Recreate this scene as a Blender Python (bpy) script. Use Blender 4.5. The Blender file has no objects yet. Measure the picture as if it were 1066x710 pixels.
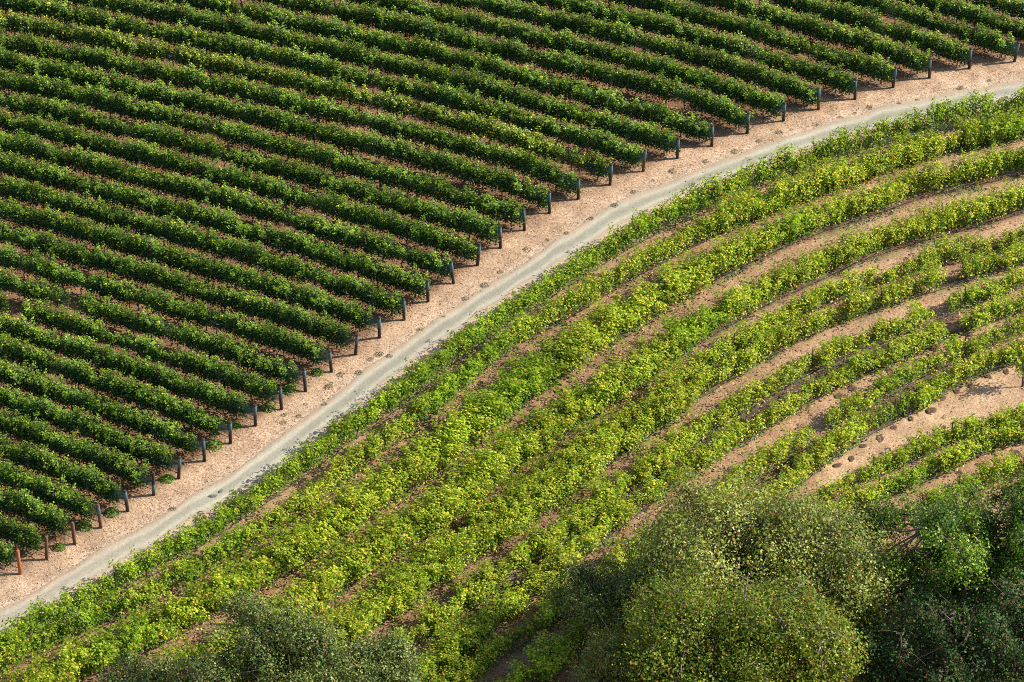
import bpy, math, random
import numpy as np
from mathutils import Vector
random.seed(7); rng = np.random.default_rng(11)
S = bpy.context.scene
COL = S.collection
R = math.radians

# ------------------------------------------------------------------ camera, sky, sun, exposure
FPX, PITCH, DIST = 4450.0, R(36.0), 287.0
cam = bpy.data.cameras.new('camera'); co = bpy.data.objects.new('camera', cam); COL.objects.link(co)
CP = np.array([0.0, -DIST*math.cos(PITCH), DIST*math.sin(PITCH)])
co.location = CP; co.rotation_euler = (R(90)-PITCH, 0, 0)
cam.sensor_width = 36; cam.lens = 36*FPX/1066; cam.clip_start = 1; cam.clip_end = 9000
S.camera = co
SUN_EL, SUN_AZ = R(35), R(8)            # height, and angle from +X towards +Y
w = bpy.data.worlds.new('World'); S.world = w; w.use_nodes = True
nt = w.node_tree; nt.nodes.clear()
sky = nt.nodes.new('ShaderNodeTexSky'); sky.sky_type = 'NISHITA'; sky.sun_disc = False
sky.sun_elevation = SUN_EL; sky.sun_rotation = R(90)-SUN_AZ
bg = nt.nodes.new('ShaderNodeBackground'); bg.inputs[1].default_value = 0.115
wo = nt.nodes.new('ShaderNodeOutputWorld')
nt.links.new(sky.outputs[0], bg.inputs[0]); nt.links.new(bg.outputs[0], wo.inputs[0])
sl = bpy.data.lights.new('sun', 'SUN'); sl.energy = 5.0; sl.angle = R(0.53); sl.color = (1.0, 0.93, 0.82)
so = bpy.data.objects.new('sun', sl); COL.objects.link(so)
sd = Vector((math.cos(SUN_EL)*math.cos(SUN_AZ), math.cos(SUN_EL)*math.sin(SUN_AZ), math.sin(SUN_EL)))
so.rotation_euler = sd.to_track_quat('Z', 'Y').to_euler(); so.location = sd*120
S.view_settings.view_transform = 'Standard'; S.view_settings.look = 'None'
S.view_settings.gamma = 1; S.view_settings.use_curve_mapping = False
S.view_settings.exposure = 0.82
S.render.engine = 'CYCLES'
S.cycles.use_denoising = False
S.cycles.pixel_filter_type = 'BLACKMAN_HARRIS'; S.cycles.filter_width = 1.0
S.cycles.max_bounces = 6; S.cycles.transparent_max_bounces = 8

# ------------------------------------------------------------------ layout helpers
FWD = np.array([0, math.cos(PITCH), -math.sin(PITCH)]); UP = np.array([0, math.sin(PITCH), math.cos(PITCH)])
def ground(px, py):
    px = np.asarray(px, float); py = np.asarray(py, float)
    u = (px-533)/FPX; v = (355-py)/FPX
    dx = u; dy = FWD[1]+v*UP[1]; dz = FWD[2]+v*UP[2]
    t = -CP[2]/dz
    return np.stack([CP[0]+dx*t, CP[1]+dy*t], -1)
def photo(x, y, z=0.0):
    q = np.stack([np.asarray(x)-CP[0], np.asarray(y)-CP[1], np.zeros_like(x)+z-CP[2]], -1)
    d = q@FWD
    return 533+FPX*q[..., 0]/d, 355-FPX*(q@UP)/d
def smooth(pts, n=6):
    p = np.array(pts, float); out = []
    q = np.vstack([2*p[0]-p[1], p, 2*p[-1]-p[-2]])
    for i in range(1, len(q)-2):
        for k in range(n):
            t = k/n; a, b, c, d = q[i-1], q[i], q[i+1], q[i+2]
            out.append(0.5*((2*b)+(c-a)*t+(2*a-5*b+4*c-d)*t*t+(3*b-a-3*c+d)*t**3))
    out.append(q[-2]); return np.array(out)
class Path:                                  # arclength path on the ground
    def __init__(s, pxpts, relax=0):
        g = smooth(ground([p[0] for p in pxpts], [p[1] for p in pxpts]))
        for _ in range(relax):
            g[1:-1] = (g[:-2]+2*g[1:-1]+g[2:])/4
        s.p = g; s.d = np.concatenate([[0], np.cumsum(np.linalg.norm(np.diff(g, axis=0), axis=1))]); s.L = s.d[-1]
    def at(s, t):
        x = np.interp(t, s.d, s.p[:, 0]); y = np.interp(t, s.d, s.p[:, 1])
        x2 = np.interp(t+.4, s.d, s.p[:, 0]); y2 = np.interp(t+.4, s.d, s.p[:, 1])
        x1 = np.interp(t-.4, s.d, s.p[:, 0]); y1 = np.interp(t-.4, s.d, s.p[:, 1])
        return x, y, math.atan2(y2-y1, x2-x1)
def vnoise(x, y, seed=0):                    # value noise
    x = np.asarray(x, float); y = np.asarray(y, float)
    xi = np.floor(x).astype(np.int64); yi = np.floor(y).astype(np.int64); fx = x-xi; fy = y-yi
    fx = fx*fx*(3-2*fx); fy = fy*fy*(3-2*fy)
    def h(a, b):
        n = (a*374761393+b*668265263+seed*982451653) & 0x7fffffff
        n = ((n ^ (n >> 13))*1274126177) & 0x7fffffff
        return ((n ^ (n >> 16)) & 0xffff)/65535.0
    return (h(xi, yi)*(1-fx)+h(xi+1, yi)*fx)*(1-fy)+(h(xi, yi+1)*(1-fx)+h(xi+1, yi+1)*fx)*fy
def tag(o, label=None, cat=None, group=None, kind=None):
    if label: o['label'] = label
    if cat: o['category'] = cat
    if group: o['group'] = group
    if kind: o['kind'] = kind
    return o
def link(name, data, parent=None, loc=None, rz=None):
    o = bpy.data.objects.new(name, data); COL.objects.link(o)
    if parent is not None: o.parent = parent
    if loc is not None: o.location = loc
    if rz is not None: o.rotation_euler = (0, 0, rz)
    return o
def mesh(name, V, F, mats, attrs=None, smooth_=False, fm=None):
    """V (n,3); F (m,4) or a list of faces"""
    me = bpy.data.meshes.new(name)
    if isinstance(F, np.ndarray):
        V = np.asarray(V, np.float32); F = F.astype(np.int32); k = F.shape[1]
        me.vertices.add(len(V)); me.vertices.foreach_set('co', V.ravel())
        me.loops.add(F.size); me.loops.foreach_set('vertex_index', F.ravel())
        me.polygons.add(len(F)); me.polygons.foreach_set('loop_start', np.arange(len(F), dtype=np.int32)*k)
        me.polygons.foreach_set('loop_total', np.full(len(F), k, np.int32))
        me.update(calc_edges=True); me.validate()
    else:
        me.from_pydata([tuple(map(float, v)) for v in V], [], F); me.update()
    for m in (mats if isinstance(mats, list) else [mats]): me.materials.append(m)
    for nm, a in (attrs or {}).items():
        a = np.asarray(a, np.float32)
        if a.ndim == 1:
            me.attributes.new(nm, 'FLOAT', 'POINT').data.foreach_set('value', a)
        else:
            me.attributes.new(nm, 'FLOAT_COLOR', 'POINT').data.foreach_set('color', np.concatenate([a, np.ones((len(a), 1), np.float32)], 1).ravel())
    if smooth_: me.polygons.foreach_set('use_smooth', np.ones(len(me.polygons), bool))
    if fm is not None: me.polygons.foreach_set('material_index', np.asarray(fm, np.int32))
    return me
class Tubes:                                 # tapered tubes gathered into one mesh
    def __init__(s): s.v = []; s.f = []; s.n = 0
    def tube(s, pts, rad, k=6):
        P = np.array(pts, float); r = np.broadcast_to(rad, (len(P),)) if np.ndim(rad) == 0 else np.array(rad)
        T = np.gradient(P, axis=0); T /= np.linalg.norm(T, axis=1)[:, None]+1e-9
        ref = np.array([0.31, .95, .05]) if abs(T[0][2]) > .8 else np.array([0, 0, 1.0])
        rings = []
        for i in range(len(P)):
            a = np.cross(T[i], ref); a /= np.linalg.norm(a)+1e-9; b = np.cross(T[i], a)
            ang = np.arange(k)*2*math.pi/k
            rings.append(P[i]+r[i]*(np.cos(ang)[:, None]*a+np.sin(ang)[:, None]*b))
        s.v.append(np.vstack(rings))
        for i in range(len(P)-1):
            for j in range(k):
                a0 = s.n+i*k+j; a1 = s.n+i*k+(j+1) % k
                s.f.append((a0, a1, a1+k, a0+k))
        s.f.append(tuple(s.n+j for j in range(k))[::-1]); s.f.append(tuple(s.n+(len(P)-1)*k+j for j in range(k)))
        s.n += len(P)*k
    def build(s, name, mat, sm=True):
        return mesh(name, np.vstack(s.v), s.f, mat, smooth_=sm)
def leaves(C, N, size, fold=.16, aspect=.85):
    """one folded four-cornered leaf blade per centre C with normal N"""
    n = len(C); N = N/(np.linalg.norm(N, axis=1)[:, None]+1e-9)
    A = rng.normal(size=(n, 3)); T = np.cross(N, A); T /= np.linalg.norm(T, axis=1)[:, None]+1e-9; B = np.cross(N, T)
    s = np.broadcast_to(size, (n,))[:, None]
    V = np.stack([C-T*s*.5, C+B*s*.5*aspect-N*s*fold, C+T*s*.5, C-B*s*.5*aspect-N*s*fold], 1).reshape(-1, 3)
    return V, np.arange(4*n).reshape(n, 4)

# ------------------------------------------------------------------ materials
def M(name):
    m = bpy.data.materials.new(name); m.use_nodes = True; nt = m.node_tree; nt.nodes.clear()
    return m, nt
def nd(nt, t, **kw):
    n = nt.nodes.new(t)
    for k, v in kw.items(): setattr(n, k, v)
    return n
def ramp(nt, src, stops):
    r = nd(nt, 'ShaderNodeValToRGB'); e = r.color_ramp.elements
    while len(e) < len(stops): e.new(.5)
    for el, (p, c) in zip(e, stops): el.position = p; el.color = (*c, 1)
    nt.links.new(src, r.inputs[0]); return r.outputs[0]
def math_(nt, op, a, b):
    n = nd(nt, 'ShaderNodeMath', operation=op)
    for i, x in enumerate((a, b)):
        if isinstance(x, (int, float)): n.inputs[i].default_value = x
        else: nt.links.new(x, n.inputs[i])
    return n.outputs[0]
def mix(nt, fac, a, b, mode='MIX'):
    n = nd(nt, 'ShaderNodeMix', data_type='RGBA', blend_type=mode)
    for i, x in ((0, fac), (6, a), (7, b)):
        if isinstance(x, (int, float)): n.inputs[i].default_value = x
        elif isinstance(x, tuple): n.inputs[i].default_value = (*x, 1)
        else: nt.links.new(x, n.inputs[i])
    return n.outputs[2]
def noise(nt, scale, detail=3, rough=.6, vec=None):
    n = nd(nt, 'ShaderNodeTexNoise'); n.inputs['Scale'].default_value = scale
    n.inputs['Detail'].default_value = detail; n.inputs['Roughness'].default_value = rough
    if vec is not None: nt.links.new(vec, n.inputs['Vector'])
    return n.outputs[0]
def geo_pos(nt): return nd(nt, 'ShaderNodeNewGeometry').outputs['Position']
def leaf_mat(name, stops, yellow=(.66, .60, .07), brown=(.3, .13, .04), trans=.38, rough=.5, sat=1.0):
    m, nt = M(name)
    a = nd(nt, 'ShaderNodeAttribute', attribute_name='rnd'); b = nd(nt, 'ShaderNodeAttribute', attribute_name='turn')
    oi = nd(nt, 'ShaderNodeObjectInfo')
    c = ramp(nt, a.outputs['Fac'], stops)
    sep = nd(nt, 'ShaderNodeSeparateColor'); nt.links.new(oi.outputs['Color'], sep.inputs[0])
    # object colour: red = share of yellowed leaves, green = share of brown ones
    c = mix(nt, math_(nt, 'LESS_THAN', b.outputs['Fac'], sep.outputs[0]), c, yellow)
    c = mix(nt, math_(nt, 'GREATER_THAN', b.outputs['Fac'], math_(nt, 'SUBTRACT', 1.0, sep.outputs[1])), c, brown)
    br = math_(nt, 'ADD', .82, math_(nt, 'MULTIPLY', oi.outputs['Random'], .36))
    hs = nd(nt, 'ShaderNodeHueSaturation'); nt.links.new(c, hs.inputs['Color']); nt.links.new(br, hs.inputs['Value'])
    hs.inputs['Saturation'].default_value = sat
    c = hs.outputs[0]
    p = nd(nt, 'ShaderNodeBsdfPrincipled'); nt.links.new(c, p.inputs['Base Color']); p.inputs['Roughness'].default_value = rough
    p.inputs['Specular IOR Level'].default_value = .18
    t = nd(nt, 'ShaderNodeBsdfTranslucent'); 
    nt.links.new(mix(nt, 1.0, c, (1.25, 1.15, .5), 'MULTIPLY'), t.inputs[0])
    x = nd(nt, 'ShaderNodeMixShader'); x.inputs[0].default_value = trans
    nt.links.new(p.outputs[0], x.inputs[1]); nt.links.new(t.outputs[0], x.inputs[2])
    o = nd(nt, 'ShaderNodeOutputMaterial'); nt.links.new(x.outputs[0], o.inputs[0])
    return m
def plain(name, c1, c2, scale=8, rough=.8, metallic=0, bump=.0, spec=.3):
    m, nt = M(name)
    tc = nd(nt, 'ShaderNodeTexCoord')
    n = noise(nt, scale, 4, .65, tc.outputs['Object'])
    p = nd(nt, 'ShaderNodeBsdfPrincipled'); nt.links.new(ramp(nt, n, [(.32, c1), (.68, c2)]), p.inputs['Base Color'])
    p.inputs['Roughness'].default_value = rough; p.inputs['Metallic'].default_value = metallic; p.inputs['Specular IOR Level'].default_value = spec
    if bump:
        bp = nd(nt, 'ShaderNodeBump'); bp.inputs['Distance'].default_value = bump; nt.links.new(n, bp.inputs['Height']); nt.links.new(bp.outputs[0], p.inputs['Normal'])
    o = nd(nt, 'ShaderNodeOutputMaterial'); nt.links.new(p.outputs[0], o.inputs[0]); return m

DARKLEAF = leaf_mat('vine_leaf_dark', [(0, (.018, .058, .022)), (.42, (.045, .115, .022)), (.75, (.16, .26, .016)), (1, (.36, .45, .025))], trans=.30)  # older blue-green leaves to yellow-green tips; stops also paint shaded sides, sunlit tops
BRIGHTLEAF = leaf_mat('vine_leaf_bright', [(0, (.05, .13, .012)), (.42, (.15, .28, .015)), (.76, (.32, .44, .02)), (1, (.56, .60, .07))], trans=.42)
BARK = plain('vine_bark', (.07, .045, .03), (.2, .15, .11), 14, bump=.02)
PALEBARK = plain('pale_bark', (.13, .1, .085), (.34, .28, .24), 3, bump=.05)
WOOD = plain('weathered_post', (.022, .016, .013), (.07, .05, .038), 9)
BROWN = plain('brown_post', (.10, .045, .025), (.17, .085, .05), 7)
RUST = plain('rusty_post', (.26, .075, .025), (.42, .15, .05), 6)
SLEEVE = plain('teal_sleeve', (.045, .09, .10), (.10, .17, .18), 10, rough=.6)
STEEL = plain('stake_steel', (.05, .035, .03), (.11, .07, .05), 9, rough=.6)
HOSE = plain('hose_black', (.03, .03, .035), (.08, .08, .09), 3, rough=.7, spec=.2)
STONE = plain('stone', (.08, .07, .065), (.2, .18, .16), 5)
DAMP = plain('damp_soil', (.055, .03, .02), (.15, .09, .058), 9, rough=.95, bump=.03)
m, nt_ = M('bird_net'); NET = m
bw = nd(nt_, 'ShaderNodeTexCoord'); nz = noise(nt_, 3, 3, .6, bw.outputs['Object'])
d = nd(nt_, 'ShaderNodeBsdfDiffuse'); d.inputs[0].default_value = (.035, .10, .10, 1)
t = nd(nt_, 'ShaderNodeBsdfTransparent'); x = nd(nt_, 'ShaderNodeMixShader')
nt_.links.new(ramp(nt_, nz, [(.3, (.42,)*3), (.7, (.8,)*3)]), x.inputs[0])
nt_.links.new(t.outputs[0], x.inputs[1]); nt_.links.new(d.outputs[0], x.inputs[2])
o = nd(nt_, 'ShaderNodeOutputMaterial'); nt_.links.new(x.outputs[0], o.inputs[0])

def soil_mat(name, attr='soil'):
    m, nt = M(name); pos = geo_pos(nt)
    a = nd(nt, 'ShaderNodeAttribute', attribute_name=attr)
    n1 = noise(nt, 5.5, 6, .75, pos); n2 = noise(nt, .55, 4, .6, pos); n3 = noise(nt, 17, 3, .7, pos)
    c = mix(nt, 1, a.outputs['Color'], ramp(nt, n1, [(.28, (.45, .40, .37)), (.5, (1, .98, .96)), (.72, (1.45, 1.46, 1.45))]), 'MULTIPLY')
    c = mix(nt, 1, c, ramp(nt, n2, [(.3, (.80, .76, .74)), (.7, (1.15, 1.18, 1.2))]), 'MULTIPLY')
    c = mix(nt, 1, c, ramp(nt, n3, [(.3, (.6, .55, .5)), (.5, (1, 1, 1)), (.75, (1.35, 1.36, 1.34))]), 'MULTIPLY')
    p = nd(nt, 'ShaderNodeBsdfPrincipled'); nt.links.new(c, p.inputs['Base Color']); p.inputs['Roughness'].default_value = .95; p.inputs['Specular IOR Level'].default_value = .15
    bp = nd(nt, 'ShaderNodeBump'); bp.inputs['Distance'].default_value = .10; bp.inputs['Strength'].default_value = .8
    nt.links.new(n1, bp.inputs['Height']); nt.links.new(bp.outputs[0], p.inputs['Normal'])
    o = nd(nt, 'ShaderNodeOutputMaterial'); nt.links.new(p.outputs[0], o.inputs[0]); return m
SOIL = soil_mat('soil')
def attr_mat(name, rough=.9):
    m, nt = M(name); a = nd(nt, 'ShaderNodeAttribute', attribute_name='tint')
    p = nd(nt, 'ShaderNodeBsdfPrincipled'); nt.links.new(a.outputs['Color'], p.inputs['Base Color']); p.inputs['Roughness'].default_value = rough
    o = nd(nt, 'ShaderNodeOutputMaterial'); nt.links.new(p.outputs[0], o.inputs[0]); return m
LITTER = attr_mat('litter')

# ------------------------------------------------------------------ track edges and row lines, read off the photograph's plan
U_EDGE = [(-60, 668), (17, 631), (67, 601), (110, 570), (143, 555), (170, 538), (209, 514), (270, 477), (304, 448), (358, 406), (388, 382), (418, 361), (485, 316), (539, 282), (600, 238), (661, 205), (706, 188), (773, 162), (841, 139), (909, 118), (976, 101), (1066, 86), (1130, 77)]
L_EDGE = [(-60, 698), (0, 662), (50, 632), (90, 606), (143, 577), (189, 550), (243, 516), (300, 481), (335, 449), (372, 423), (414, 390), (472, 346), (553, 292), (645, 235), (706, 205), (784, 176), (848, 153), (925, 133), (993, 116), (1066, 102), (1130, 92)]
ENDS = [(21, 597), (48.6, 582), (77.7, 566), (105, 549), (133, 532), (160, 515), (186, 498), (213, 480), (240, 461), (266, 443), (293, 426), (318, 407), (345, 387), (370, 369), (395, 351.5), (420.6, 333), (445.6, 314), (472, 294.5), (497, 276), (521, 258), (546, 239.5), (572, 222), (602, 207), (635, 192), (669.6, 178), (705, 164.5), (741, 151.5), (778, 138.6), (815.5, 125.7), (852, 114), (890, 103), (929.6, 91), (967.5, 81), (1009, 71.6), (1056, 64), (1103, 57), (1150, 51)]
X0 = [590, 562, 533, 507, 480, 453, 427, 401, 376, 352, 328, 305, 281, 256, 231, 207, 184.5, 161, 138.5, 117, 96, 75.5, 56, 35, 14, -6, -26]
X250 = {8: 0}
left_rows = []
for i, (ex, ey) in enumerate(ENDS):
    if i < 27:
        y0 = X0[i]
        if i < 12: pts = [(-70, y0-.34*70), (0, y0), (ex, ey)] if ex < 60 else [(-70, y0-.33*70), (0, y0), (ex*.5, (y0+ey)/2-2.5*min(1, ex/250)), (ex, ey)]
        elif i < 20:
            f = 250/ex; pts = [(-70, y0-.25*70), (0, y0), (250, y0+(ey-y0)*f-3.2-(i-12)*.55), (ex, ey)]
        else:
            y250 = {20: 153.5, 21: 131, 22: 108, 23: 85, 24: 64.5, 25: 43.6, 26: 24}[i]
            pts = [(-70, y0-.2*70), (0, y0), (250, y250)]
            y500 = {20: None, 21: 196, 22: 170, 23: 146, 24: 124, 25: 104, 26: 82}[i]
            if y500 and ex-500 > 40: pts.append((500, y500))
            pts.append((ex, ey))
    elif i < 32:
        y500 = {27: 60, 28: 39, 29: 17, 30: -4, 31: -26}[i]; y700 = {27: 109, 28: 87, 29: 65, 30: 44, 31: 22}[i]
        pts = [(180, y500-72), (300, y500-47), (500, y500), (700, y700), (ex, ey)]
    else:
        y700 = {32: 1, 33: -20, 34: -41, 35: -62, 36: -83}[i]
        pts = [(500, y700-47), (700, y700), ((700+ex)/2, (y700+ey)/2-3), (ex, ey)]
    left_rows.append(pts)
B1 = [(-30, 697), (100, 629), (200, 573), (306, 502), (362, 460), (420, 420), (460, 388), (500, 357), (537, 332), (584, 301), (624, 276), (673, 247), (699, 236), (739, 217), (773, 200), (829, 182), (860, 171), (900, 158), (944, 144), (1000, 132), (1090, 119)]
B2 = [(-30, 712), (0, 697), (68, 669), (106, 650), (146, 632), (201, 603), (255, 572), (306, 541), (362, 498), (418, 454), (455, 426), (500, 387), (546, 354), (593, 329), (639, 300), (680, 277), (742, 245), (782, 227), (829, 211), (860, 198), (900, 185), (944, 168), (999, 155), (1066, 140), (1100, 133)]
B3 = [(10, 747), (62, 720), (106, 698), (162, 673), (205, 651), (258, 620), (306, 592), (362, 553), (424, 510), (455, 488), (500, 452), (531, 428), (577, 397), (618, 366), (673, 333), (717, 306), (773, 278), (822, 256), (860, 241), (897, 229), (934, 216), (962, 206), (1024, 192), (1066, 182), (1100, 175)]
B4 = [(150, 745), (200, 715), (258, 682), (306, 652), (362, 610), (399, 584), (461, 547), (504, 513), (531, 492), (593, 447), (621, 431), (661, 405), (711, 368), (757, 340), (798, 318), (850, 294), (897, 272), (934, 260), (968, 250), (1033, 232), (1066, 222), (1100, 214)]
DR = [(230, 740), (270, 712), (330, 672), (380, 638), (440, 597), (500, 554), (562, 510), (600, 482), (660, 440), (700, 410), (740, 383), (800, 348), (860, 316), (950, 284), (1009, 267), (1066, 253), (1100, 246)]
DF = [(260, 748), (300, 714), (350, 677), (418, 632), (478, 595), (512, 570), (574, 525), (649, 472), (680, 448), (720, 419), (745, 403), (779, 383), (804, 368), (860, 340), (897, 328), (950, 308), (984, 297), (1033, 283), (1066, 273), (1100, 264)]
ER = [(330, 748), (370, 718), (420, 681), (470, 643), (520, 606), (550, 585), (580, 566), (642, 521), (680, 493), (704, 475), (757, 438), (804, 409), (830, 395), (860, 377), (916, 356), (965, 336), (1027, 310), (1066, 296), (1100, 286)]
EF = [(360, 772), (400, 742), (450, 704), (500, 663), (540, 632), (570, 607), (620, 567), (660, 536), (700, 507), (750, 473), (800, 443), (830, 426), (860, 408), (897, 391), (931, 375), (962, 362), (993, 348), (1033, 333), (1066, 322), (1100, 311)]
FR = [(430, 750), (460, 728), (502, 696), (539, 673), (570, 649), (620, 614), (660, 586), (700, 557), (750, 523), (792, 494), (835, 467), (866, 447), (900, 426), (937, 404), (965, 388), (1000, 372), (1066, 346), (1100, 334)]
FF = [(500, 750), (560, 706), (590, 682), (640, 643), (700, 600), (760, 555), (830, 505), (860, 480), (906, 450), (953, 426), (990, 403), (1021, 388), (1066, 372), (1100, 360)]
GR = [(840, 530), (870, 514), (909, 497), (953, 477), (993, 460), (1027, 449), (1066, 440), (1100, 434)]
GF = [(830, 562), (858, 547), (888, 532), (922, 515), (976, 494), (1015, 474), (1046, 463), (1066, 457), (1100, 447)]
HR = [(930, 552), (960, 536), (1000, 515), (1066, 488), (1100, 478)]
def between(a, b, fl, fr):
    xs = np.arange(max(a[0][0], b[0][0]), 1101, 45.0)
    ya = np.interp(xs, *zip(*a)); yb = np.interp(xs, *zip(*b)); f = np.interp(xs, [550, 1066], [fl, fr])
    return list(zip(xs, ya+(yb-ya)*f))

# ------------------------------------------------------------------ ground: one sheet out to the horizon, fine where the photograph looks
def axis(lo, hi, step):
    far = np.array([30, 90, 250, 700, 1800, 4000.0])
    return np.concatenate([(lo-far)[::-1], np.arange(lo, hi+1e-6, step), hi+far])
gx = axis(-46, 48, .2); gy = axis(-48, 64, .2)
GX, GY = np.meshgrid(gx, gy); gxf, gyf = GX.ravel(), GY.ravel()
PX, PY = photo(gxf, gyf)
up_y = np.interp(PX, *zip(*U_EDGE)); lo_y = np.interp(PX, *zip(*L_EDGE))
def band(y0, y1, soft): return 1/(1+np.exp(-(y1-PY)/soft))/(1+np.exp(-(PY-y0)/soft))
soil = np.tile(np.array([.46, .32, .205]), (len(gxf), 1))           # verge
def blend(w_, c):
    global soil
    soil = soil*(1-w_[:, None])+np.array(c)*w_[:, None]
wob = (vnoise(gxf*.8, gyf*.8, 3)-.5)*10
end_y = np.interp(PX, [e[0] for e in ENDS], [e[1] for e in ENDS])
blend(1/(1+np.exp(-(end_y-6-PY+wob)/4)), (.21, .118, .066))          # redder worked soil of the upper field
blend(1/(1+np.exp(-(PY-lo_y-14+wob)/6)), (.34, .21, .125))           # lower field
blend(band(up_y-9, lo_y+9, 3.5)*.7, (.46, .37, .28))                # pale dust beside the track
blend(np.exp(-((PX-30)/50)**2-((PY-622)/22)**2)*.6, (.50, .37, .26))
fy = np.interp(PX, *zip(*FF)); gy_ = np.interp(PX, *zip(*GR))
blend((PX > 850)*(1/(1+np.exp(-(PY-fy-1+wob*.3)/3)))*(1/(1+np.exp(-(gy_-2-PY)/4))), (.44, .30, .185))   # open sandy lane
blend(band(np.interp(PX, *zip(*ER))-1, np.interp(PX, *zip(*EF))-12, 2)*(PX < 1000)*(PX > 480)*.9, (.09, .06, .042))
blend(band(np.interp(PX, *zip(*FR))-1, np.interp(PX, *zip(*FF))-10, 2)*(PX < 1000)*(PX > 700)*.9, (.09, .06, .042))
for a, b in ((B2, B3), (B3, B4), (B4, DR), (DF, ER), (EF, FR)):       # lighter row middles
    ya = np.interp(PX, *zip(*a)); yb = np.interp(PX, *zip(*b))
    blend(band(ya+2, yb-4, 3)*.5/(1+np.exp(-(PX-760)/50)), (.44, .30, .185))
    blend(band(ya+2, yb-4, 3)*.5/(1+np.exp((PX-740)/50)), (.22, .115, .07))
for a, x0 in ((B2, 560), (B3, 300), (B4, 300), (DF, 560), (EF, 700), (FF, 700), (GF, 700), (GR, 700), (DR, 400)):   # damp drip line plus painted-in canopy shade under each hedge
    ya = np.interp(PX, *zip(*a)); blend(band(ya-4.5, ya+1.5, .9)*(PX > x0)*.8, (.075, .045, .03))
for a in (B1, B2, B3, B4, DF, EF, FF, GF):                    # green film of low weeds under some rows
    ya = np.interp(PX, *zip(*a)); g = np.clip((vnoise(gxf*.5, gyf*.5, 9)-.55)*5, 0, 1)
    blend(band(ya+0, ya+6, 1.5)*g*(PX > 560)*.55, (.10, .15, .05))
blend((1/(1+np.exp(-(PX-890+wob)/8)))*(1/(1+np.exp(-(PY-575+wob)/8)))*.85, (.10, .065, .048))  # soil darkened below the oaks: leaf humus with their shade painted in
tr = (vnoise(gxf*.9+40, gyf*.9, 5)-.5)
soil *= (1+.25*tr)[:, None]
Z = (vnoise(gxf*1.4, gyf*1.4, 1)-.5)*.07+(vnoise(gxf*3.6, gyf*3.6, 2)-.5)*.05-.02
inner = (gxf > -47)*(gxf < 49)*(gyf > -49)*(gyf < 65)
onroad = band(up_y-5, lo_y+5, 1.5)
Z = np.where(inner, Z*(1-onroad)-.045*onroad, -.02)
ny, nx = GX.shape
idx = np.arange(nx*ny).reshape(ny, nx)
F = np.stack([idx[:-1, :-1], idx[:-1, 1:], idx[1:, 1:], idx[1:, :-1]], -1).reshape(-1, 4)
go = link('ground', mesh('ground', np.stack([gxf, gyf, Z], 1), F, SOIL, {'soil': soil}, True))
tag(go, 'reddish tan vineyard soil with dry litter between the vines', kind='structure')

# the track: its own ribbon with ragged edges
xs = np.arange(-60, 1130, 2.0)
uy = np.interp(xs, *zip(*U_EDGE)); ly = np.interp(xs, *zip(*L_EDGE))
k = np.ones(25)/25
uy = np.convolve(np.pad(uy, 12, 'edge'), k, 'valid'); ly = np.convolve(np.pad(ly, 12, 'edge'), k, 'valid')
A = ground(xs, uy-5.5+(vnoise(xs*.05, 0, 21)-.5)*5); B = ground(xs, ly+3+(vnoise(xs*.05, 9, 23)-.5)*5)
nc = 25; rows = []; col = []
for j in range(nc):
    f = j/(nc-1); P = A*(1-f)+B*f
    e = min(f, 1-f)
    z = -.045+.075*min(1, e*7)-.03*(math.exp(-((f-.3)/.09)**2)+math.exp(-((f-.72)/.09)**2))+(vnoise(P[:, 0]*4, P[:, 1]*4, 8)-.5)*.01
    rows.append(np.column_stack([P, z]))
    rut = math.exp(-((f-.3)/.1)**2)+math.exp(-((f-.72)/.1)**2)
    edge = np.clip((e+(vnoise(P[:, 0]*1.6, P[:, 1]*1.6, 31)-.5)*.14)*5-.35, 0, 1)
    g = np.array([.35, .315, .25])*(np.array([.80, .84, .80])+.36*rut)
    wn = vnoise(xs*.012, f*1.5, 17)[:, None]; sandy = np.clip((230-xs)/260, 0, .6)[:, None]
    c = g*(.93+.14*wn); c = c*(1-sandy)+np.array([.36, .31, .235])*sandy
    col.append(c*edge[:, None]+np.array([.43, .315, .215])*(1-edge[:, None]))
rows = np.stack(rows, 1).reshape(-1, 3); col = np.stack(col, 1).reshape(-1, 3)
idx = np.arange(len(xs)*nc).reshape(len(xs), nc)
F = np.stack([idx[:-1, :-1], idx[:-1, 1:], idx[1:, 1:], idx[1:, :-1]], -1).reshape(-1, 4)[:, ::-1]
TRACK = soil_mat('track_dust'); 
for n in TRACK.node_tree.nodes:
    if n.type == 'VALTORGB':
        for el in n.color_ramp.elements:
            el.color = tuple(1+(c-1)*.38 for c in el.color[:3])+(1,)
    if n.type == 'BUMP': n.inputs['Distance'].default_value = .03
to = link('dirt_track', mesh('dirt_track', rows, F, TRACK, {'soil': col}, True))
tag(to, 'pale grey gravel track curving between the two vineyard blocks', kind='structure')

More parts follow.
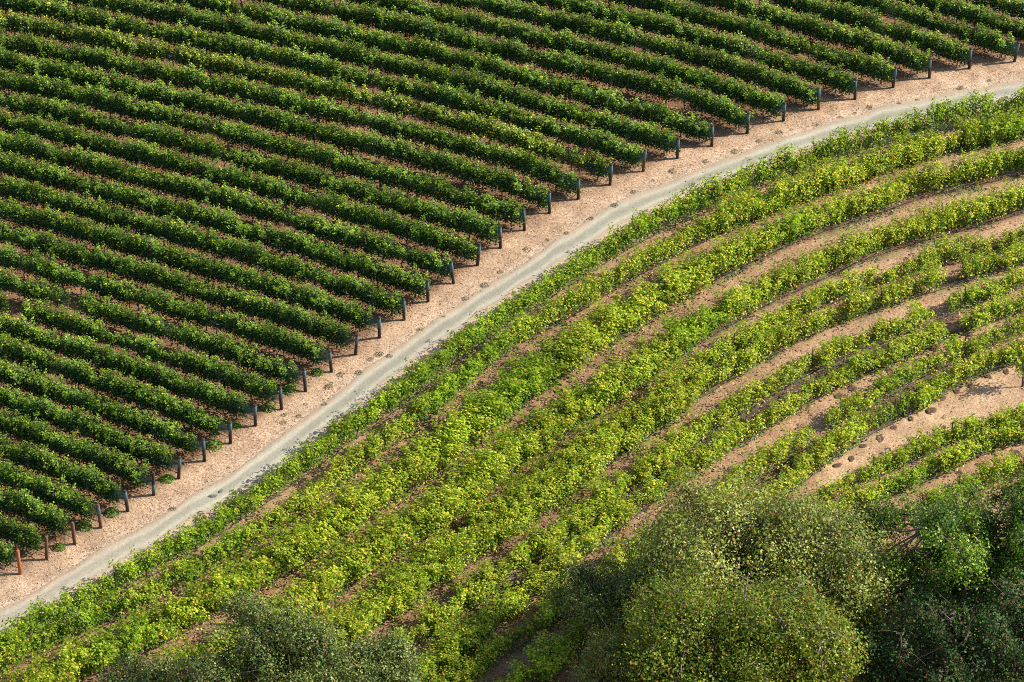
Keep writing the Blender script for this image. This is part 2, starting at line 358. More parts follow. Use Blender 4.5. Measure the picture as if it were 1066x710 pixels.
# ------------------------------------------------------------------ vines
def vine_meshes(n, mat, shoots, per, top, width, lsize, name, low=.62, droop=.0, length=1.5, shootr=.13):
    out = []
    for q in range(n):
        C = []; N = []; T = []
        hh = rng.uniform(.9, 1.08)
        for s in range(shoots):
            x0 = (s+rng.uniform(.1, .9))/shoots*length-length/2
            y0 = rng.normal(0, width*(.16 if width < 1.3 else .26))
            h = top*hh*(rng.uniform(.76, .98)+(.17 if rng.random() < .28 else 0))
            lean = rng.normal(0, .14); ly_ = rng.normal(0, width*.42)
            m_ = per
            t = rng.uniform(0, 1, m_)**.85
            z = low+(h-low)*t
            rr = shootr*(1.25-.75*t)*rng.uniform(.6, 1.3)
            ox = rng.normal(0, 1, m_)*rr; oy = rng.normal(0, 1, m_)*rr*1.1
            y = y0+ly_*t**1.4+oy; x = x0+lean*t+ox
            if droop:
                dmask = rng.random(m_) < droop
                z = np.where(dmask, z-rng.uniform(0, .35, m_), z); y = np.where(dmask, y+np.sign(y)*rng.uniform(0, .22, m_), y)
            z = np.maximum(z+rng.normal(0, .05, m_), low-.12)
            C.append(np.stack([x, y, z], 1))
            side = np.sign(y+rng.normal(0, .1, m_))
            tz = (z > low+(top-low)*.58)
            nn = np.stack([rng.normal(0, .5, m_)+.25*tz, side*rng.uniform(.2, 1.0, m_)*np.where(tz, .45, 1), rng.uniform(.15, 1.0, m_)+.5*tz], 1)
            N.append(nn); T.append(t)
        C = np.vstack(C); N = np.vstack(N); T = np.concatenate(T)
        V, F = leaves(C, N, lsize*rng.uniform(.6, 1.25, len(C)))
        r = np.clip(rng.beta(2, 2.6, len(C))*.62+T*T*.55-.06, 0, 1)  # tint brightens upward: new growth, with sunlit tops and shaded sides painted in
        out.append(mesh(name+'_foliage', V, F, mat, {'rnd': np.repeat(r, 4), 'turn': np.repeat(rng.random(len(C)), 4)}))
    return out
def trunk_meshes(n, top, name, mat, length=1.5):
    out = []
    for q in range(n):
        t = Tubes(); b = rng.normal(0, .05, (3, 2))
        t.tube([(0, 0, -.08), (b[0, 0], b[0, 1], .25), (b[1, 0], b[1, 1], .5), (b[1, 0]*.6, 0, top)], [.05, .042, .036, .034])
        for s in (-1, 1):
            t.tube([(b[1, 0]*.6, 0, top-.03), (s*.2, .01, top+.05), (s*length*.28, 0, top+.03), (s*length*.48, rng.normal(0, .03), top+.02)], [.03, .028, .022, .014], 5)
        for s in range(5):
            x = rng.uniform(-.45, .45)*length
            t.tube([(x, 0, top+.02), (x+rng.normal(0, .06), rng.normal(0, .06), top+.35), (x+rng.normal(0, .1), rng.normal(0, .1), top+.7)], [.012, .009, .005], 4)
        out.append(t.build(name, mat))
    return out
VD = vine_meshes(18, DARKLEAF, 20, 96, 2.08, .58, .122, 'dark_vine', low=.44, droop=.12, shootr=.175)
VDs = vine_meshes(5, DARKLEAF, 13, 62, 1.8, .5, .12, 'thin_dark_vine', shootr=.15)
VB = vine_meshes(20, BRIGHTLEAF, 17, 66, 1.9, .76, .145, 'bright_vine', low=.46, droop=.2, shootr=.22)
VBs = vine_meshes(14, BRIGHTLEAF, 12, 50, 1.66, .58, .142, 'thin_bright_vine', low=.5, droop=.25, shootr=.18)
VW = vine_meshes(16, BRIGHTLEAF, 34, 64, 2.0, 1.34, .148, 'broad_bright_vine', low=.36, droop=.25, shootr=.22)
TK = trunk_meshes(8, .72, 'vine_trunk', BARK); TKP = trunk_meshes(6, .6, 'pale_vine_trunk', PALEBARK)

def post_mesh(name, mat, h, r, lean=0.0, k=8):
    t = Tubes(); t.tube([(0, 0, -.1), (0, 0, h*.5), (0, 0, h-.02), (0, 0, h)], [r, r, r*.98, r*.8], k); return t.build(name, mat)
P_END = {m_.name: post_mesh('end_post', m_, 1.78, .115) for m_ in (WOOD, BROWN, RUST)}
P_SLEEVE = post_mesh('net_sleeve', SLEEVE, .62, .122)
P_LINE = post_mesh('line_post', STEEL, 1.8, .035, k=5)
P_LINE_B = post_mesh('line_post_bright', STEEL, 1.72, .04, k=5)
def net_mesh():
    # a loose net hanging from the top wire, gathered to the end post: x runs from the post back along the hedge
    V = []; nx_, nz_ = 12, 6
    for i in range(nx_+1):
        f = i/nx_; x = -1.75*f; 
        for j in range(nz_+1):
            g = j/nz_; z0 = .78+.1*math.sin(f*5); z1 = 1.62-.07*math.sin(f*3.14)
            V.append((x, -.13-.07*math.sin(f*9+g*4)*f, z0+(z1-z0)*g))
    F = [(i*(nz_+1)+j, (i+1)*(nz_+1)+j, (i+1)*(nz_+1)+j+1, i*(nz_+1)+j+1) for i in range(nx_) for j in range(nz_)]
    return mesh('bird_net', V, F, NET, smooth_=True)
NETM = net_mesh()
def wire_along(path, name, mat, z, r, t0, t1, origin, sag=.03, off=0.0, step=.75, k=4):
    ts = np.arange(t0, t1, step); P = []
    for i, tt in enumerate(ts):
        x, y, a = path.at(tt)
        P.append((x-math.sin(a)*off-origin[0], y+math.cos(a)*off-origin[1], z+rng.normal(0, sag)))
    if len(P) < 2: return None
    t = Tubes(); t.tube(P, r, k); return t.build(name, mat)

ORD = 'first second third fourth fifth sixth seventh eighth ninth tenth eleventh twelfth thirteenth fourteenth fifteenth sixteenth seventeenth eighteenth nineteenth'.split()
def inview(x, y, m=34, z=0.0):
    a, b = photo(np.array(x), np.array(y), z); return -m < a < 1066+m and -8 < b < 752
vine_count = 0
for i, pts in enumerate(left_rows):
    p = Path(pts, 2); L = p.L
    ex, ey, ea = p.at(L)
    root = bpy.data.objects.new('vine_hedge', None); COL.objects.link(root); root.location = (ex, ey, 0); root.empty_display_size = .5
    if i == 0: lab = 'short dark green vine hedge ending at the orange rusty post in the lower left corner'
    elif i == 23: lab = 'yellow-tinged vine hedge ending at the fourteenth post along the verge from the top right'
    elif i >= 35: lab = 'dark green vine hedge cut off by the top right corner, ' + ('lower of the two' if i == 35 else 'upper of the two')
    elif i < 18: lab = 'dark green vine hedge ending at the %s post along the verge from the lower left' % ORD[i]
    else: lab = 'dark green vine hedge ending at the %s post along the verge from the top right' % ORD[34-i]
    tag(root, lab, 'vine hedge', 'dark vine hedges above the track')
    mt = RUST if i == 0 else BROWN if i in (1, 2, 3, 24, 29) else WOOD
    ep = link('end_post', P_END[mt.name], root, (0, 0, 0), rng.uniform(0, 6)); ep.rotation_euler[0] = rng.normal(0, .04); ep.rotation_euler[1] = rng.normal(0, .05); ep.scale = (1, 1, rng.uniform(.95, 1.06))
    if i not in (0, 1, 2) and inview(ex, ey, 20):
        s_ = link('net_sleeve', P_SLEEVE, ep, (0, 0, 1.03 if i != 5 else .25))
        s_['label'] = 'teal net wrapped round the post'
    t = L-(1.0 if i > 14 else 1.5); last = None
    gaps = {11: (82,), 10: (8,)}.get(i, ())
    n = 0
    yel = .01 if i != 23 else .11
    while t > 0:
        x, y, a = p.at(t)
        if not inview(x, y): t -= 1.5; n += 1; continue
        qx, qy = photo(np.array(x), np.array(y))
        if any(abs(qx-g) < 9 for g in gaps): t -= 1.5; n += 1; continue
        tk = link('grapevine', TK[random.randrange(8)], root, (x-ex, y-ey, 0), a+(math.pi if random.random() < .5 else 0))
        thin = random.random() < (.05 if i not in (10, 11, 12) else .16)
        fo = link('foliage', (VDs if thin else VD)[random.randrange(5 if thin else 18)], tk, (0, 0, 0), 0)
        g = rng.uniform(.9, 1.1); edge = t > L-2
        fo.scale = (rng.uniform(1.0, 1.15), rng.uniform(.88, 1.18), g*(.93 if edge else 1))
        patch = float(vnoise(np.array(x*.12), np.array(y*.12), 44))
        fo.color = (min(.6, max(.01, yel+(patch-.6)*.12)*(1 if i != 23 else 1)), .01, 0, 1)
        vine_count += 1
        if n % 4 == 2: link('line_post', P_LINE, root, (x-ex+math.cos(a)*.75, y-ey+math.sin(a)*.75, 0), 0)
        t -= 1.5; n += 1; last = t
    # lead-out wires from the last vine to the post, a drip hose, and the gathered net
    if last is not None:
        for nm, z, r_, t0 in (('trellis_wire', 1.66, .042, max(last, L-4)), ('trellis_wire', .80, .028, max(last, L-4)), ('drip_hose', .42, .03, max(last, L-4))):
            me = wire_along(p, nm, HOSE if nm == 'drip_hose' else STEEL, z, r_, t0, L+.05, (ex, ey), .01, 0.0, .7 if nm == 'trellis_wire' else 1.0)
            if me: link(nm, me, root)
    if i > 2 and rng.random() < .8 and inview(ex, ey, 10):
        x, y, a = p.at(L); nn = link('bird_net', NETM, root, (0, 0, 0), a); nn.scale = (rng.uniform(.6, 1.15), 1, rng.uniform(.85, 1.0)); nn['label'] = 'teal netting gathered at the end of the hedge'
    for q in range(2 if i > 3 else 0):      # stretches of rolled net lying along the hedge
        t0 = rng.uniform(1, max(2, L-8)); x, y, a = p.at(t0)
        if t0+3 < L-2 and inview(x, y, 0):
            me = wire_along(p, 'rolled_net', SLEEVE, rng.uniform(.55, .8), .05, t0, t0+rng.uniform(1.6, 3.2), (ex, ey), .04, .28, .5, 5)
            if me: link('rolled_net', me, root)

def up(a, d): return [(x, y-d) for x, y in a]
# name, line, height, wide canopy?, share of thin vines, share missing
RIGHT = [('full dark-topped yellow-green vine hedge leaning over the lower edge of the grey track', B1, 1.08, 0, .02, 0),
         ('yellow-green vine hedge, second in line below the grey track', B2, 1.0, 0, .02, 0),
         ('broad yellow-green vine hedge, third in line below the grey track', up(B3, 8), 1.04, 1, .0, 0),
         ('broad yellow-green vine hedge, fourth in line below the grey track', up(B4, 8), 1.0, 1, .0, 0),
         ('yellow-green vine hedge, fifth in line below the grey track', DR, .90, 0, .25, .04),
         ('yellow-green vine hedge, sixth in line below the grey track', DF, .95, 0, .2, .03),
         ('thin yellow-green vine hedge above the upper brown pipe strip, seventh below the track', ER, .86, 0, .6, .06),
         ('thin yellow-green vine hedge below the upper brown pipe strip, eighth below the track', EF, .86, 0, .5, .06),
         ('sparse yellow-green vine hedge above the lower brown pipe strip, ninth below the track', FR, .86, 0, .6, .06),
         ('yellow-green vine hedge lining the upper side of the open sandy lane', FF, .95, 0, .25, .03),
         ('bright green vine hedge lining the lower side of the open sandy lane', GR, .82, 0, .5, .05),
         ('short bright vine hedge second below the sandy lane, beside the deep green oak', GF, .88, 0, .4, .05),
         ('short fragment of young vine hedge touching the top of the deep green oak', HR, .8, 0, .6, .1)]
for i, (lab, pts, hs, broad, sp0, miss) in enumerate(RIGHT):
    p = Path(pts, 3); L = p.L; ex, ey, ea = p.at(L)
    root = bpy.data.objects.new('vine_hedge', None); COL.objects.link(root); root.location = (ex, ey, 0); root.empty_display_size = .5
    tag(root, lab, 'vine hedge', 'yellow-green vine hedges below the track')
    t = L-.4; n = 0; lo = None; hi = None
    while t > .3:
        x, y, a = p.at(t); step = 1.62
        if not inview(x, y, 26): t -= step; n += 1; continue
        qx, qy = photo(np.array(x), np.array(y))
        hi = t if hi is None else hi; lo = t
        sp = sp0*(.75 if qx > 860 else .35)
        full = broad or (i >= 4 and qx < 720 and random.random() < .5) or (i == 1 and qx > 740)
        if random.random() < (miss if qx > 700 else miss*.3):
            t -= step; n += 1; continue
        tk = link('grapevine', (TK if random.random() < .5 else TKP)[random.randrange(6)], root, (x-ex, y-ey, 0), a+(math.pi if random.random() < .5 else 0))
        thin = random.random() < sp
        kind = VBs if thin else VW if full else VB
        fo = link('foliage', kind[random.randrange(len(kind))], tk, (0, rng.normal(0, .12) if i > 3 else 0, 0), 0)
        patch = float(vnoise(np.array(x*.16+5), np.array(y*.16), 61))
        h = hs*rng.uniform(.86, 1.14)
        if i in (6, 7, 8) and qx < 800: h = max(h, .9)
        if i == 0 and qx > 650: h *= 1.1+.18*rng.random()
        if i == 1 and qx > 740: h *= 1.04
        if i in (2, 3) and qx > 760: h *= .95
        fo.scale = (rng.uniform(.92, 1.1) if not thin else rng.uniform(.85, 1.05), rng.uniform(.88, 1.16)*(1.0+.34*(broad and qx < 720)-.12*(broad and qx > 760)+.05*(4 <= i <= 8 and not full)), h)
        green = i == 0 or patch < .32
        fo.color = (max(.0, (.06 if green else .22)+(patch-.5)*.16), .035, 0, 1)
        fo.rotation_euler = (0, 0, 0)
        if n % 4 == 1: link('line_post', P_LINE_B, root, (x-ex+math.cos(a)*.8, y-ey+math.sin(a)*.8, 0), 0)
        t -= step; n += 1; vine_count += 1
    if hi is None: continue
    me = wire_along(p, 'drip_hose', HOSE, .33, .03, lo-.6, hi+.6, (ex, ey), .03, -.9 if broad else -.42, 1.0)
    link('drip_hose', me, root)
print('vines', vine_count)
# lay-flat hoses on the brown strips
for a_, b_, x0, x1, lab in ((ER, EF, 560, 960, 'middle black irrigation pipe along the upper brown strip between sparse vines'), (FR, FF, 770, 950, 'middle black irrigation pipe along the lower brown strip above the sandy lane')):
    q = between(a_, b_, .3, .3); q = [s for s in q if x0 < s[0] < x1]
    p = Path(q, 2); o0 = p.at(0)
    me = wire_along(p, 'irrigation_pipe', HOSE, .10, .028, 0, p.L, (o0[0], o0[1]), .02, 0, .6, 6)
    oo = link('irrigation_pipe', me, None, (o0[0], o0[1], 0)); tag(oo, lab, 'pipe', 'irrigation pipes')

for fr in (.12, .5):
    for a_, b_, x0, x1, lab in ((ER, EF, 600, 940, 'upper'), (FR, FF, 780, 945, 'lower')):
        q = between(a_, b_, fr, fr); q = [s for s in q if x0 < s[0] < x1]
        p = Path(q, 2); o0 = p.at(0); me = wire_along(p, 'irrigation_pipe', HOSE, .07, .03, 0, p.L, (o0[0], o0[1]), .02, 0, .8, 6)
        oo = link('irrigation_pipe', me, None, (o0[0], o0[1], 0)); tag(oo, 'thin dark pipe %s on the %s brown strip between sparse vines' % ('highest' if fr < .3 else 'lowest', lab), 'pipe', 'irrigation pipes')
# ------------------------------------------------------------------ trees
def tree(name, label, cat, bx, by, H, crown, nl, lump, nleaf, lsize, mat, col, trunk_r=.28, bias=-.25, gap=.42, group=None, bare=None, seed=1, barkm=None, size_jit=1.0):
    """crown: (dx, dy, cz, rx, ry, rz); lumps of leaves sit over the crown's upper shell and inside it"""
    r_ = np.random.default_rng(seed); g = ground(bx, by)
    root = bpy.data.objects.new(name, None); COL.objects.link(root); root.location = (g[0], g[1], 0)
    tag(root, label, cat, group)
    dx, dy, cz, rx, ry, rz = crown
    cen = []; 
    while len(cen) < nl:
        v = r_.normal(size=3); v /= np.linalg.norm(v)
        if v[2] < bias: continue
        rad = r_.uniform(.55, .97) if r_.random() < .8 else r_.uniform(.1, .6)
        rad *= 1+.22*math.sin(3.1*v[0]+seed)*math.cos(2.7*v[1]+seed*2)+.12*math.sin(6*v[2]+5*v[0])
        c = np.array([dx+v[0]*rx*rad, dy+v[1]*ry*rad, cz+v[2]*rz*rad])
        if bare is not None and bare(c, v): continue
        if all(np.linalg.norm((c-q)*[1, 1, 1.2]) > lump*.55 for q in cen) or r_.random() < .15: cen.append(c)
    C = []; N = []; Rn = []; Tn = []
    for c in cen:
        lr = lump*r_.uniform(.55, 1.35); m_ = int(nleaf/nl*(lr/lump)**2)
        v = r_.normal(size=(m_, 3)); v /= np.linalg.norm(v, axis=1)[:, None]
        rad = r_.uniform(0, 1, m_)**.45
        wobx = 1+.35*np.sin(v[:, 0]*5+c[0]*3)*np.cos(v[:, 1]*4+c[1])
        P = c+v*(rad*wobx)[:, None]*np.array([lr, lr, lr*.75])
        P += r_.normal(0, .12, P.shape)
        gn = vnoise(P[:, 0]*1.5+P[:, 2]*.9, P[:, 1]*1.5-P[:, 2]*1.1, seed+70)
        gn2 = vnoise(P[:, 0]*.62+P[:, 2]*.5+9, P[:, 1]*.62-P[:, 2]*.6, seed+90); keep = (gn > gap*.75) & ((gn2 > .30) | (r_.random(len(P)) < .25)); P = P[keep]; v = v[keep]
        C.append(P); nn = v*.8+r_.normal(0, .55, v.shape); nn[:, 2] += .45; N.append(nn)
        Rn.append(np.clip(r_.beta(2, 2.4, len(P))+r_.normal(0, .16), 0, 1)); Tn.append(r_.random(len(P)))
    C = np.vstack(C); N = np.vstack(N)
    V, F = leaves(C, N, lsize*r_.uniform(.55, 1.3, len(C))*size_jit, .12, .7)
    me = mesh('crown', V, F, mat, {'rnd': np.repeat(np.concatenate(Rn), 4), 'turn': np.repeat(np.concatenate(Tn), 4)})
    cr = link('crown', me, root); cr.color = col
    t = Tubes(); fork = np.array([dx*.3, dy*.3, max(1.0, cz-rz*1.05)])
    t.tube([(0, 0, -.3), (dx*.08, dy*.08, fork[2]*.35), (dx*.2, dy*.2, fork[2]*.75), fork], [trunk_r*1.25, trunk_r, trunk_r*.9, trunk_r*.82], 9)
    tr_ = link('trunk', t.build('trunk', barkm or BARK), root)
    limbs = Tubes(); k = min(len(cen), 10); main = [cen[j] for j in r_.permutation(len(cen))[:k]]; hubs = []
    for c in main:
        mid = fork+(c-fork)*.5+r_.normal(0, .35, 3)+np.array([0, 0, .3]); q = fork+(c-fork)*.75+r_.normal(0, .25, 3)
        limbs.tube([fork-[0, 0, .1], fork+(mid-fork)*.5+r_.normal(0, .15, 3), mid, q, c], [trunk_r*.6, trunk_r*.45, trunk_r*.32, trunk_r*.2, trunk_r*.1], 6); hubs += [mid, q, c]
    for c in cen:
        h = min(hubs, key=lambda s_: np.linalg.norm(s_-c))
        limbs.tube([h, (h+c)/2+r_.normal(0, .2, 3), c], [trunk_r*.16, trunk_r*.11, .03], 5)
        for _ in range(5):
            e = c+r_.normal(0, lump*.55, 3); limbs.tube([c, (c+e)/2+r_.normal(0, .12, 3), e], [.035, .022, .008], 4)
    link('branches', limbs.build('branches', barkm or BARK), root)
    return root
OLIVE = leaf_mat('oak_leaf_olive', [(0, (.065, .10, .02)), (.5, (.19, .24, .05)), (.85, (.35, .40, .09)), (1, (.48, .51, .16))], yellow=(.40, .34, .06), brown=(.38, .13, .05), trans=.32, rough=.42)
LIME = leaf_mat('oak_leaf_yellowgreen', [(0, (.07, .12, .014)), (.5, (.16, .25, .022)), (.85, (.31, .40, .035)), (1, (.50, .54, .09))], yellow=(.40, .33, .05), brown=(.36, .15, .05), trans=.3, rough=.42)
DEEP = leaf_mat('oak_leaf_deep', [(0, (.02, .06, .012)), (.5, (.08, .17, .018)), (.85, (.20, .33, .026)), (1, (.34, .46, .06))], yellow=(.2, .22, .04), brown=(.2, .1, .04), trans=.25, rough=.4)
GREY = leaf_mat('oak_leaf_grey', [(0, (.035, .06, .016)), (.5, (.11, .16, .035)), (.85, (.23, .29, .065)), (1, (.36, .42, .12))], yellow=(.25, .22, .06), brown=(.3, .13, .06), trans=.2, rough=.4)
SHADY = leaf_mat('oak_leaf_shade', [(0, (.016, .045, .012)), (.6, (.04, .095, .02)), (1, (.11, .19, .035))], brown=(.10, .055, .035), trans=.2, rough=.6)  # leaf colours darkened to carry the shade of the lower right corner
tree('oak_tree', 'large round olive green oak with reddish specks, tallest in the lower middle right', 'tree', 797, 684, 12, (0, 0, 5.6, 9.0, 6.4, 5.2), 150, 1.9, 190000, .17, OLIVE, (.06, .035, 0, 1), .42, seed=3, gap=.32)
tree('oak_tree', 'bright yellow-green oak in front of the large olive green oak', 'tree', 768, 780, 10, (0, 0, 6.2, 8.4, 6.0, 4.9), 130, 1.7, 180000, .17, LIME, (.12, .05, 0, 1), .36, seed=5, gap=.36, barkm=PALEBARK)
tree('oak_tree', 'small dark green oak left of the large olive green oak, in its shade', 'tree', 635, 678, 5, (0, 0, 3.9, 3.2, 2.8, 2.6), 38, 1.1, 36000, .15, GREY, (.04, .05, 0, 1), .16, seed=8, gap=.38)
tree('oak_tree', 'low mixed green oak at the bottom edge beside the bare soil patch', 'tree', 665, 785, 6, (0, 0, 4.8, 4.3, 3.4, 3.4), 50, 1.25, 56000, .15, OLIVE, (.10, .07, 0, 1), .2, seed=9, gap=.38)
tree('oak_tree', 'broad deep green oak at the right edge behind darker sparse oaks', 'tree', 1095, 668, 11, (0, 0, 7.1, 12.2, 5.4, 5.0), 230, 1.4, 290000, .17, DEEP, (.04, .04, 0, 1), .5, seed=12, gap=.36, bias=-.7, barkm=BARK,
     bare=lambda c, v: c[2] < 1.5)
tree('oak_tree', 'dark oak added for shade at the right frame edge, below the deep green oak', 'tree', 1160, 785, 7, (0, 0, 5.2, 6.8, 4.6, 3.4), 80, 1.2, 80000, .17, SHADY, (0, .12, 0, 1), .4, seed=41, gap=.40, bias=-.8, barkm=BARK)  # mostly out of view, added to cast shade over the lower right corner
tree('oak_tree', 'sparse dark oak with bare twisted limbs in the shade of the bottom right corner', 'tree', 990, 762, 6, (0, .5, 5.2, 5.6, 4.2, 4.4), 120, 1.15, 110000, .16, SHADY, (0, .2, 0, 1), .34, seed=31, gap=.50, bias=-.8, barkm=BARK)
tree('oak_tree', 'grey-green oak with dull foliage, largest at the lower left edge', 'tree', 290, 780, 7, (0, 0, 5.6, 4.9, 4.2, 3.9), 64, 1.3, 80000, .15, GREY, (.06, .04, 0, 1), .25, seed=15, gap=.36)
tree('oak_tree', 'small grey-green oak at the bottom edge, right of the larger dull one', 'tree', 392, 792, 6, (0, 0, 5.0, 3.4, 3.2, 3.0), 40, 1.1, 42000, .15, GREY, (.05, .03, 0, 1), .18, seed=16, gap=.36)
tree('oak_tree', 'low grey-green oak at the bottom edge, left of the larger dull one', 'tree', 160, 800, 6, (0, 0, 4.6, 4.0, 3.2, 3.0), 44, 1.1, 50000, .15, GREY, (.05, .04, 0, 1), .18, seed=19, gap=.36)

# ------------------------------------------------------------------ weeds, mounds, stones, litter
WEED = leaf_mat('weed_leaf', [(0, (.06, .15, .02)), (.5, (.13, .26, .035)), (1, (.24, .38, .07))], trans=.3)
DRYWEED = leaf_mat('dry_weed', [(0, (.07, .09, .04)), (.5, (.14, .16, .07)), (1, (.26, .25, .13))], trans=.2)
def tuft_mesh(name, mat, r, h, n, ls):
    v = rng.normal(size=(n, 2)); rad = rng.random(n)**.6
    v = v/np.linalg.norm(v, axis=1)[:, None]*rad[:, None]*r
    z = h*(1-rad**2)*rng.uniform(.2, 1, n)+.02
    N = np.stack([v[:, 0]*.8, v[:, 1]*.8, np.full(n, .5)], 1)+rng.normal(0, .3, (n, 3))
    V, F = leaves(np.column_stack([v, z]), N, ls*rng.uniform(.6, 1.3, n), .1, .5)
    return mesh(name, V, F, mat, {'rnd': np.repeat(rng.random(n), 4), 'turn': np.repeat(rng.random(n), 4)})
TW = [tuft_mesh('weed_clump', WEED, .38, .32, 230, .12) for _ in range(5)]
TD = [tuft_mesh('dry_weed_tuft', DRYWEED, .24, .13, 70, .085) for _ in range(6)]
for (x, y, s, who) in ((174, 495, 1.0, 'seventh'), (117, 530, 1.0, 'fifth'), (88, 544, 1.1, 'fourth'), (62, 566, .8, 'third'), (301, 401, 1.25, 'twelfth'), (279, 421, 1.0, 'eleventh'), (246, 439, .8, 'tenth'), (223, 460, 1.1, 'ninth'), (331, 384, .9, 'thirteenth')):
    g = ground(x, y+4); o = link('weed_clump', TW[random.randrange(5)], None, (g[0], g[1], 0), rng.uniform(0, 6)); o.scale = (s*1.35, s*1.35, s*1.2)
    tag(o, 'bright green weed clump at the foot of the %s end post from the lower left' % who, 'weeds', 'weed clumps at the hedge ends')
dry = [(386, 374), (395, 369), (405, 371), (374, 388), (345, 399), (342, 403), (318, 421), (338, 421), (296, 432), (295, 440), (311, 433), (438, 343), (485, 311), (570, 250), (549, 260), (824, 135), (811, 138), (851, 130), (890, 118), (875, 122), (936, 108), (521, 283), (505, 297), (660, 200), (640, 214), (700, 178), (735, 168), (790, 147), (955, 104), (1000, 92), (590, 243), (765, 158), (355, 390), (238, 487), (906, 112), (180, 530), (462, 330), (615, 228), (680, 188), (1030, 84)]
for o in bpy.data.objects:
    if o.name.startswith('weed_clump'): o.color = (.02, .0, 0, 1)
for (x, y) in dry:
    g = ground(x, y); o = link('dry_weed_tuft', TD[random.randrange(6)], None, (g[0], g[1], 0), rng.uniform(0, 6)); s = rng.uniform(.6, 1.35); o.scale = (s, s, s); o.color = (.02, .02, 0, 1)
    tag(o, 'low dusty green weed tuft on the bare verge above the track', 'weeds', 'dusty weed tufts on the verge')
def mound_mesh():
    V = []; F = []; n = 14; rings = [0, .14, .26, .36, .44]
    zs = [.0, .012, .022, .012, -.04]
    for r_, z in zip(rings, zs):
        for k_ in range(n):
            a = k_*2*math.pi/n; rr = r_*(1+rng.uniform(-.2, .2)); V.append((math.cos(a)*rr*1.1, math.sin(a)*rr, z+rng.uniform(-.02, .02)))
    for j in range(4):
        for k_ in range(n): F.append((j*n+k_, j*n+(k_+1) % n, (j+1)*n+(k_+1) % n, (j+1)*n+k_)[::-1])
    return mesh('soil_mound', V, F, DAMP, smooth_=True)
MM = [mound_mesh() for _ in range(5)]
def cv(l): return [(860+a/3.227, 280+b/3.227) for a, b in l]
mA = cv([(655, 318), (598, 340), (548, 358), (484, 383), (445, 405), (387, 438), (337, 475), (288, 500), (229, 538), (186, 567), (135, 602), (88, 636), (42, 665)])
mB = cv([(475, 228), (362, 272), (247, 322), (205, 338), (143, 374), (95, 398), (40, 428)])
mC = cv([(640, 612), (570, 632), (503, 658), (453, 682)])+[(960, 503), (938, 520), (917, 530), (1030, 473)]
for lst, lab, grp in ((mA, 'dark damp soil mound in the line along the upper side of the sandy lane', 'damp mounds along the sandy lane'), (mB, 'dark damp soil mound between two hedges above the sandy lane hedge', 'damp mounds between the thin hedges'), (mC, 'dark damp soil mound below the hedge on the lower side of the sandy lane', 'damp mounds near the deep green oak')):
    for (x, y) in lst:
        g = ground(x+rng.normal(0, 2.2), y+rng.normal(0, 1)); o = link('soil_mound', MM[random.randrange(5)], None, (g[0], g[1], 0), rng.uniform(0, 6)); s = rng.uniform(.5, .8); o.scale = (s*rng.uniform(1, 1.35), s*rng.uniform(.8, 1.1), 1)
        tag(o, lab, 'soil mound', grp)
def stone_mesh():
    import bmesh
    bm = bmesh.new(); bmesh.ops.create_icosphere(bm, subdivisions=2, radius=.5)
    for v in bm.verts: v.co *= 1+rng.uniform(-.18, .18); v.co.z *= .55
    me = bpy.data.meshes.new('stone'); bm.to_mesh(me); bm.free(); me.materials.append(STONE); return me
for (x, y, s, lab) in ((230, 512, .42, 'small dark stone lying on the lower edge of the track'), (221.5, 517, .52, 'larger flat dark stone on the track beside a smaller one')):
    g = ground(x, y); o = link('stone', stone_mesh(), None, (g[0], g[1], .06), rng.uniform(0, 6)); o.scale = (s*1.1, s*.5, s*.4); tag(o, lab, 'stone', 'stones on the track')
# young staked vine whose shadow falls on the sandy lane
g = ground(1064, 402)
root = bpy.data.objects.new('young_vine', None); COL.objects.link(root); root.location = (g[0], g[1], 0)
tag(root, 'staked young vine at the right frame edge casting a long shadow on the sandy lane', 'vine')
link('stake', post_mesh('stake', STEEL, 2.7, .05), root)
t = Tubes(); t.tube([(.06, 0, -.05), (.1, .03, .5), (.02, 0, 1.1), (.05, 0, 2.3)], [.04, .03, .025, .015])
for a in range(7):
    an = a*.9; t.tube([(.03, 0, .9+a*.12), (.3*math.cos(an), .3*math.sin(an), 1.2+a*.15), (.95*math.cos(an), .95*math.sin(an), 1.4+a*.17)], [.02, .015, .008], 4)
link('trunk', t.build('young_trunk', BARK), root)
fo = link('foliage', VBs[0], root, (0.05, 0, .75)); fo.color = (.1, .03, 0, 1); fo.scale = (.8, 1.3, 1.25)

def litter(name, label, n, region, palette, size, elong, up=.3):
    P = []
    while sum(map(len, P)) < n:
        px = rng.uniform(-20, 1086, n*3); py = rng.uniform(-10, 720, n*3); k_ = region(px, py); P.append(ground(px[k_], py[k_]))
    P = np.vstack(P)[:n]; z = rng.uniform(.0, .035, n)
    N = np.stack([rng.normal(0, up, n), rng.normal(0, up, n), np.ones(n)], 1)
    s = size*rng.uniform(.5, 1.4, n); V, F = leaves(np.column_stack([P, z]), N, s, .1, 1.0)
    V = V.reshape(n, 4, 3); e = rng.uniform(elong*.6, elong*1.2, n)[:, None]; c = V.mean(1)
    for q in (1, 3): V[:, q] = c+(V[:, q]-c)*e
    pal = np.array(palette)[rng.integers(0, len(palette), n)]*rng.uniform(.75, 1.2, (n, 1))
    o = link(name, mesh(name, V.reshape(-1, 3), F, LITTER, {'tint': np.repeat(pal, 4, 0)})); tag(o, label, kind='stuff'); return o
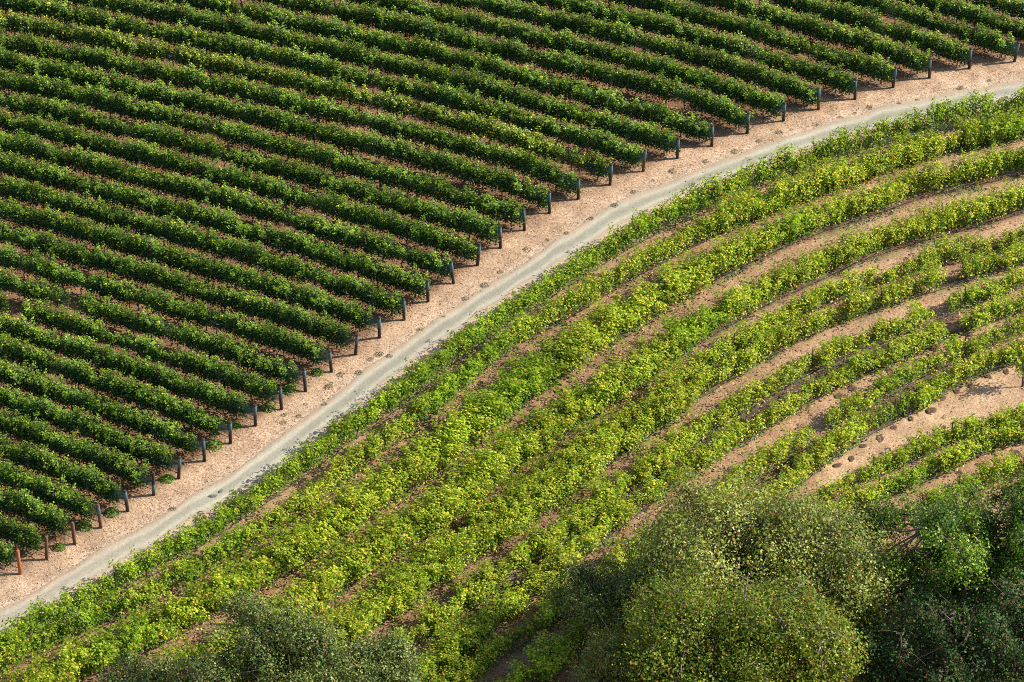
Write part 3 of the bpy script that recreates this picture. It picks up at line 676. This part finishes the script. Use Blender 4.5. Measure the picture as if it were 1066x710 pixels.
litter('dry_grass', 'dry straw and clods strewn over the verge', 9000,
       lambda x, y: (y < np.interp(x, *zip(*U_EDGE))-2) & (y > np.interp(x, [e[0] for e in ENDS], [e[1] for e in ENDS])-14),
       [(.55, .40, .25), (.42, .27, .16), (.20, .11, .07), (.5, .34, .20), (.30, .18, .10), (.48, .34, .20)], .15, .3)
litter('leaf_litter', 'fallen vine leaves and clods between the lower hedges', 26000,
       lambda x, y: (y > np.interp(x, *zip(*L_EDGE))+4) & ~((x > 850) & (y > np.interp(x, *zip(*FF))+4) & (y < np.interp(x, *zip(*GR))-2) & (rng.random(len(x)) < .7)),
       [(.42, .25, .16), (.18, .08, .045), (.5, .34, .2), (.12, .06, .04), (.30, .14, .08), (.10, .14, .04)], .17, .6)
litter('field_litter', 'brown leaf litter under the dark hedges', 14000,
       lambda x, y: (y < np.interp(x, [e[0] for e in ENDS], [e[1] for e in ENDS])-4),
       [(.36, .2, .12), (.16, .08, .045), (.44, .28, .18), (.10, .06, .04)], .15, .6)
def low_green(x, y):
    k_ = np.zeros(len(x), bool)
    for a in (B2, B3, B4, DF, EF, FF, GF):
        d_ = y-np.interp(x, *zip(*a)); k_ |= (np.abs(d_-2) < 4)
    g_ = ground(x, y)
    return k_ & (x > 520) & (vnoise(g_[:, 0]*.45, g_[:, 1]*.45, 9) > .56)
litter('low_weeds', 'thin low green weeds growing under the lower hedges', 7000, low_green, [(.07, .13, .04), (.10, .18, .06), (.05, .10, .035)], .13, .7, .6)

def rough_strip(x, y):
    k_ = np.zeros(len(x), bool)
    for a, b in ((B2, B3), (B3, B4), (B4, DR), (DF, ER), (EF, FR), (FR, FF)):
        k_ |= (y > np.interp(x, *zip(*a))+1) & (y < np.interp(x, *zip(*b))-3)
    g_ = ground(x, y); p_ = 1/(1+np.exp((x-700)/60))
    return k_ & (y > np.interp(x, *zip(*L_EDGE))+30) & (vnoise(g_[:, 0]*.9, g_[:, 1]*.9, 19) > .42) & (rng.random(len(x)) < p_)
o = litter('fallen_leaves', 'yellow and green leaves fallen and sprouting on the soil between the lower hedges', 12000, rough_strip, [(.10, .17, .03), (.22, .28, .03), (.40, .38, .06), (.14, .22, .03), (.25, .12, .06), (.07, .11, .03)], .16, .8, .8)
